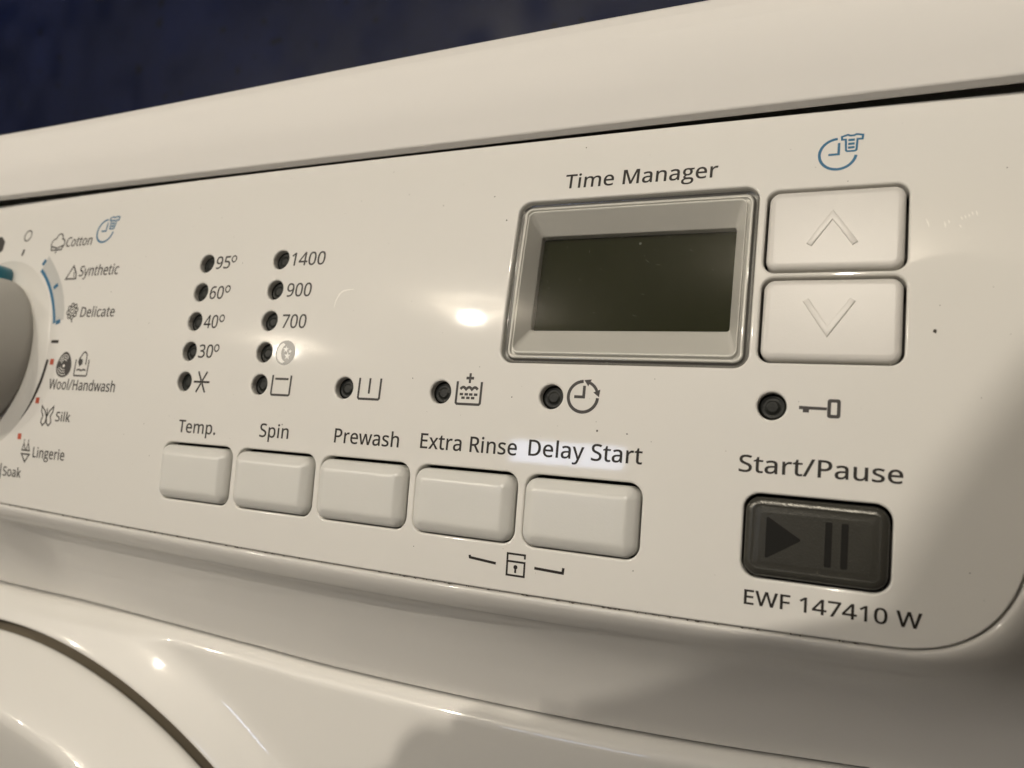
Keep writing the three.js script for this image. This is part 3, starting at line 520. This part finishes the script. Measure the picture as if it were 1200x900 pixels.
// --- cabinet front with the round dished surround of the door
const D = { x: -0.1311, y: 0.5451, R: 0.1712 };
const Zf = JZ + 0.0030;
{
  const rimUp = [[0, 0.0050], [0.0003, 0.0058], [0.0009, 0.0062], [0.0018, 0.0059], [0.004, 0.0047], [0.0065, 0.0033], [0.0086, 0.0021], [0.0100, 0.0013], [0.0112, 0.00072], [0.0124, 0.0003], [0.0138, 0.00006], [0.0155, 0], [1, 0]];
  const roll = (d) => { const r = 0.0040; return d >= r ? 0 : r - Math.sqrt(Math.max(0, r * r - (r - d) * (r - d))); };
  const rows = [], T = 300, S = 64;
  const lim = (th) => {                                    // distance to the edge of the cabinet front
    const c = Math.cos(th), s = Math.sin(th); let r = 9;
    if (c > 1e-6) r = Math.min(r, (0.165 - D.x) / c); if (c < -1e-6) r = Math.min(r, (-0.428 - D.x) / c);
    if (s < -1e-6) r = Math.min(r, (0.06 - D.y) / s);
    if (s > 1e-6) { let q = (0.7235 - D.y) / s; for (let k = 0; k < 8; k++) { const x = D.x + q * c; q = (table(JOINT, Math.min(0.165, Math.max(-0.43, x))) - 0.0006 - D.y) / s; } r = Math.min(r, q); }
    return r;
  };
  for (let k = 0; k <= S; k++) {
    const row = [], f = k / S;
    for (let j = 0; j <= T; j++) {
      const th = j / T * Math.PI * 2, R1 = lim(th), t = f < 0.5 ? 0.5 * (f * 2) ** 1.8 : 1 - 0.5 * (2 - f * 2) ** 1.8, r = lerp(D.R, R1, t);
      const x = D.x + r * Math.cos(th), y = D.y + r * Math.sin(th), d = table(JOINT, Math.min(0.165, Math.max(-0.43, x))) - 0.0006 - y;
      row.push([x - BASE.x, y, Zf + table(rimUp, r - D.R) - roll(Math.max(0, d)) - roll(Math.max(0, 0.165 - x)) - BASE.z]);
    }
    rows.push(row);
  }
  // the wall of the opening goes back into the machine
  const inn = [[0.0001, 0.0004], [0.0003, -0.006], [0.0004, -0.03]].map(([dr, dz]) => rows[0].map((_, j) => { const th = j / T * Math.PI * 2, r = D.R - dr; return [D.x + r * Math.cos(th) - BASE.x, D.y + r * Math.sin(th), Zf + 0.0045 + dz - BASE.z]; }));
  const back = rows[rows.length - 1].map(([x, y, z]) => [x, y + (y > 0.7 ? 0.0002 : 0), z - 0.02]);
  const g = lattice([...inn.reverse(), ...rows, back], false, 30);
  mesh('cabinet_front', g, M.enamel, washer, 'glossy white front sheet around the door');
  // sides, back and plinth of the cabinet
  const sides = [];
  const b = (w, h, d, x, y, z) => { const q = new THREE.BoxGeometry(w, h, d); q.translate(x - BASE.x, y, z - BASE.z); sides.push(q.toNonIndexed()); };
  b(0.004, 0.79, 0.54, 0.1625, 0.455, -0.309); b(0.004, 0.79, 0.54, -0.4265, 0.455, -0.309); b(0.58, 0.79, 0.004, -0.1315, 0.455, -0.577); b(0.58, 0.052, 0.03, -0.1315, 0.033, -0.02);
  mesh('cabinet_side', mergeGeometries(sides), M.enamel, washer);
  const feet = []; for (const x of [-0.39, 0.13]) for (const z of [-0.06, -0.53]) { const f = new THREE.CylinderGeometry(0.02, 0.024, 0.06, 20); f.translate(x - BASE.x, 0.03, z - BASE.z); feet.push(f); }
  for (const f of feet) mesh('foot', f, M.black, washer);
}
// --- door
{
  const lathe = (prof, seg = 180) => lattice(prof.map(([r, z]) => Array.from({ length: seg }, (_, k) => { const t = k / seg * Math.PI * 2; return [D.x + r * Math.cos(t) - BASE.x, D.y + r * Math.sin(t), z - BASE.z]; })), true, 30);
  const R = D.R - 0.0022, z0 = Zf + 0.0062;
  const door = mesh('door', lathe([[R - 0.0012, z0 - 0.0003], [R - 0.0002, z0 - 0.0002], [R, z0 + 0.0003], [R - 0.0002, z0 + 0.0010], [R - 0.0008, z0 + 0.0018], [R - 0.0018, z0 + 0.0026], [R - 0.0045, z0 + 0.0049], [R - 0.0080, z0 + 0.0079], [R - 0.0116, z0 + 0.0109], [R - 0.0134, z0 + 0.0123], [R - 0.0145, z0 + 0.0129], [R - 0.0156, z0 + 0.0132], [R - 0.0168, z0 + 0.0132], [R - 0.019, z0 + 0.0128], [R - 0.024, z0 + 0.0116], [R - 0.034, z0 + 0.0090], [R - 0.046, z0 + 0.0056], [R - 0.052, z0 - 0.001]]), M.enamel, washer, 'round white door with a raised ridge');
  mesh('door_edge', lathe([[D.R + 0.002, z0 - 0.018], [R - 0.0005, z0 - 0.017], [R - 0.0003, z0 - 0.006], [R - 0.0006, z0 - 0.0005]]), M.seal, door, 'brownish edge of the door in the gap');
  mesh('porthole_glass', lathe([[R - 0.0515, z0], [R - 0.07, z0 - 0.004], [R - 0.1, z0 - 0.012], [0.0005, z0 - 0.016]]), M.led, door);
}

// ---------------------------------------------------------------- lamps: three bulbs in holders below the ceiling
LAMPS.forEach(({ p, i, label }) => {
  const g = thing('ceiling_lamp', label, 'lamp', p);
  const holder = new THREE.LatheGeometry([[0.0001, 0.1], [0.05, 0.1], [0.05, 0.085], [0.024, 0.075], [0.022, 0.025], [0.012, 0.018]].map((q) => new THREE.Vector2(q[0], q[1])), 24);
  mesh('holder', holder, M.holder, g);
  const bulb = mesh('bulb', new THREE.SphereGeometry(0.024, 24, 16), std({ color: col(0.8, 0.8, 0.8), emissive: LAMP_COLOR, emissiveIntensity: 20 }), g);
  const l = new THREE.PointLight(LAMP_COLOR, i, 0, 2); l.castShadow = true; l.shadow.radius = 1.1; g.add(l);
});

// ---------------------------------------------------------------- the phone that takes the picture, just behind the lens, and the person who holds it
{
  const g = thing('phone', 'black phone held in front of the control panel to take the picture', 'phone', [0, 0, 0]);
  g.position.copy(camera.position); g.quaternion.copy(camera.quaternion);
  const loop = rrLoop(-0.004, 0.0225, 0.075, 0.0375, 0.012, 12);
  const body = new THREE.ExtrudeGeometry(shapeOf(loop), { depth: 0.006, bevelEnabled: true, bevelThickness: 0.001, bevelSize: 0.001, bevelOffset: -0.001, bevelSegments: 3 }); body.translate(0, 0, 0.0055);
  mesh('body', body, M.black, g);
  const r = new THREE.CylinderGeometry(0.007, 0.007, 0.0016, 24); r.rotateX(Math.PI / 2); r.translate(0, 0, 0.004); mesh('camera_lens', r, M.led, g);
}
function flesh(bones, centre, half, N, k) {               // bones [[a, b, ra, rb], ...] joined by a smooth minimum and meshed
  const mc = new MarchingCubes(N, M.black, false, false, 120000); mc.isolation = 0;
  const h = N / 2;
  for (let z = 0; z < N; z++) for (let y = 0; y < N; y++) for (let x = 0; x < N; x++) {
    const p = [centre[0] + (x - h) / h * half, centre[1] + (y - h) / h * half, centre[2] + (z - h) / h * half]; let d = 1;
    for (const [a, b, ra, rb] of bones) {
      const ab = [b[0] - a[0], b[1] - a[1], b[2] - a[2]], ap = [p[0] - a[0], p[1] - a[1], p[2] - a[2]], l2 = ab[0] ** 2 + ab[1] ** 2 + ab[2] ** 2;
      const t = l2 ? clamp01((ap[0] * ab[0] + ap[1] * ab[1] + ap[2] * ab[2]) / l2) : 0;
      const q = Math.hypot(ap[0] - ab[0] * t, ap[1] - ab[1] * t, ap[2] - ab[2] * t) - lerp(ra, rb, t);
      const m = Math.max(k - Math.abs(d - q), 0) / k; d = Math.min(d, q) - m * m * k * 0.25;
    }
    mc.field[x + y * N + z * N * N] = -d;
  }
  mc.update();
  const n = mc.count * 3, pos = new Float32Array(n); for (let i = 0; i < n; i++) pos[i] = centre[i % 3] + mc.positionArray[i] * half;
  let q = new THREE.BufferGeometry(); q.setAttribute('position', new THREE.BufferAttribute(pos, 3));
  q = mergeVertices(q, 1e-5); q.computeVertexNormals(); return q;
}
{
  const skin = std({ color: col(0.50, 0.31, 0.22), roughness: 0.55 }), wool = std({ color: col(0.05, 0.055, 0.065), roughness: 0.9 }), denim = std({ color: col(0.04, 0.055, 0.10), roughness: 0.9 }), hairM = std({ color: col(0.03, 0.02, 0.014), roughness: 0.6 });
  const P0 = [0.2, 0, 0.7], me = thing('person', 'person crouching in dark sweater and jeans, holding the phone', 'person', P0);
  const rel = (g) => g.translate(-P0[0], -P0[1], -P0[2]);
  const H = [0.167, 0.977, 0.455];                         // middle of the head
  const hd = (x, y, z) => [H[0] + x, H[1] + y, H[2] + z];
  const RX = [0.8989, 0.0317, -0.4369], UX = [-0.0312, 0.9995, 0.0084], BX = [0.437, 0.0061, 0.8994], cp = camera.position.toArray();
  const cw = (r, u, b) => cp.map((c, i) => c + (RX[i] * r + UX[i] * u + BX[i] * b) * 1e-3);   // millimetres right of, above and behind the lens
  const wrist = cw(94, -22, 98);
  const body = [[hd(0, 0.045, 0.012), hd(0, 0.03, -0.005), 0.076, 0.07], [hd(0, -0.03, -0.02), hd(0, -0.075, -0.035), 0.056, 0.034], [hd(0, 0.0, -0.078), hd(0, -0.018, -0.098), 0.010, 0.013], [hd(-0.076, -0.005, 0.01), hd(-0.08, -0.03, 0.012), 0.012, 0.008], [hd(0.076, -0.005, 0.01), hd(0.08, -0.03, 0.012), 0.012, 0.008],
    [hd(0, -0.06, 0.02), [0.172, 0.83, 0.53], 0.05, 0.058], [[0.175, 0.83, 0.53], [0.19, 0.6, 0.62], 0.08, 0.10], [[0.33, 0.79, 0.55], [0.42, 0.60, 0.42], 0.035, 0.032], [[0.42, 0.60, 0.42], wrist, 0.032, 0.024], [[0.2, 0.8, 0.55], [0.33, 0.79, 0.55], 0.05, 0.04], [[0.2, 0.8, 0.55], [0.02, 0.79, 0.57], 0.05, 0.04], [[0.02, 0.79, 0.57], [0.0, 0.67, 0.42], 0.035, 0.032], [[0.0, 0.67, 0.42], cw(-85, 22, 110), 0.032, 0.022]];
  mesh('body', rel(flesh(body, [0.18, 0.75, 0.42], 0.42, 96, 0.02)), skin, me);
  // right hand: fingers behind the phone, thumb along its lower edge
  const F = (pts, r) => pts.slice(1).map((q, i) => [pts[i], q, r * (1 - 0.07 * i), r * (0.94 - 0.07 * i)]);
  const hand = [[wrist, cw(92, 10, 50), 0.024, 0.019], [wrist, cw(86, -8, 56), 0.022, 0.016], [cw(92, 10, 50), cw(90, 26, 44), 0.018, 0.013],
    ...F([cw(90, 30, 46), cw(84, 36, 27), cw(70, 36, 20), cw(56, 35, 18)], 0.0095), ...F([cw(92, 16, 46), cw(84, 20, 26), cw(68, 20, 20), cw(53, 19, 18)], 0.0096), ...F([cw(92, 2, 48), cw(84, 4, 27), cw(70, 4, 20), cw(57, 3, 18)], 0.009), ...F([cw(89, -12, 52), cw(82, -11, 30), cw(72, -11, 22), cw(62, -11, 19)], 0.0078),
    ...F([cw(88, -2, 66), cw(72, -18, 52), cw(58, -24, 30), cw(48, -22, 14)], 0.0105)];
  mesh('hand', rel(flesh(hand, cw(80, 2, 44), 0.085, 64, 0.006)), skin, me);
  const leftHand = [[cw(-85, 22, 110), cw(-94, 42, 62), 0.023, 0.017], [cw(-85, 22, 110), cw(-80, 38, 66), 0.02, 0.015],
    ...F([cw(-76, 46, 56), cw(-72, 57, 34), cw(-70, 56, 15), cw(-69, 47, 3)], 0.0095), ...F([cw(-90, 48, 56), cw(-87, 58, 32), cw(-85, 56, 12), cw(-84, 47, 2)], 0.0098), ...F([cw(-104, 46, 58), cw(-102, 59, 36), cw(-101, 58, 18), cw(-100, 49, 7)], 0.0096), ...F([cw(-114, 44, 62), cw(-116, 57, 44), cw(-116, 57, 26), cw(-115, 49, 14)], 0.0088), ...F([cw(-76, 26, 84), cw(-66, 20, 58), cw(-64, 26, 34), cw(-64, 30, 20)], 0.0105)];
  mesh('hand', rel(flesh(leftHand, cw(-90, 38, 55), 0.085, 64, 0.006)), skin, me);
  mesh('hair', rel(flesh([[hd(0, 0.062, 0.022), hd(0, 0.02, 0.05), 0.078, 0.07], [hd(0, 0.08, -0.02), hd(0, 0.075, 0.03), 0.055, 0.06]], H, 0.2, 48, 0.02)), hairM, me);
  const sweater = [[[0.175, 0.79, 0.545], [0.2, 0.5, 0.68], 0.115, 0.15], [[0.2, 0.8, 0.55], [0.345, 0.785, 0.55], 0.068, 0.058], [[0.2, 0.8, 0.55], [0.005, 0.785, 0.57], 0.068, 0.058], [[0.34, 0.785, 0.55], [0.42, 0.60, 0.42], 0.058, 0.048], [[0.42, 0.60, 0.42], cw(102, -30, 130), 0.048, 0.034], [[0.01, 0.785, 0.57], [0.0, 0.67, 0.42], 0.058, 0.046], [[0.0, 0.67, 0.42], cw(-82, 14, 140), 0.046, 0.034]];
  mesh('sweater', rel(flesh(sweater, [0.19, 0.62, 0.5], 0.42, 72, 0.03)), wool, me);
  const jeans = [[[0.13, 0.42, 0.76], [0.28, 0.42, 0.76], 0.14, 0.14], [[0.12, 0.38, 0.74], [0.05, 0.40, 0.30], 0.09, 0.068], [[0.05, 0.40, 0.30], [0.07, 0.09, 0.52], 0.066, 0.045], [[0.29, 0.38, 0.74], [0.36, 0.36, 0.32], 0.09, 0.068], [[0.36, 0.36, 0.32], [0.34, 0.09, 0.54], 0.066, 0.045]];
  mesh('jeans', rel(flesh(jeans, [0.2, 0.36, 0.55], 0.42, 64, 0.03)), denim, me);
  for (const x of [0.07, 0.34]) mesh('shoe', rel(flesh([[[x, 0.05, 0.55], [x - 0.01, 0.035, 0.36], 0.045, 0.034], [[x, 0.075, 0.53], [x, 0.05, 0.46], 0.045, 0.04]], [x, 0.05, 0.46], 0.18, 40, 0.02)), M.black, me);
  for (const x of [-0.031, 0.031]) { const e = new THREE.SphereGeometry(0.0125, 16, 12); e.translate(...hd(x, 0.0, -0.066)); mesh('eye', rel(e), M.holder, me); }
}

// ---------------------------------------------------------------- a bright screen across the room, mirrored in the panel
{
  const g = thing('television', 'bright flat screen across the room behind the camera', 'television', [-0.775, 1.125, 2.2]);
  const glow = mesh('screen', new RoundedBoxGeometry(0.41, 0.125, 0.012, 2, 0.004), std({ color: col(0.02, 0.02, 0.02), emissive: SCREEN_COLOR, emissiveIntensity: 7.5 }), g);
  mesh('housing', new RoundedBoxGeometry(0.43, 0.145, 0.03, 2, 0.008), M.black, g).position.z = 0.018;
  const l = new THREE.RectAreaLight(SCREEN_COLOR, 0.5, 0.41, 0.125); l.position.set(0, 0, -0.012); g.add(l); l.lookAt(-0.1, 0.8, 0);
}

renderer.render(scene, camera);
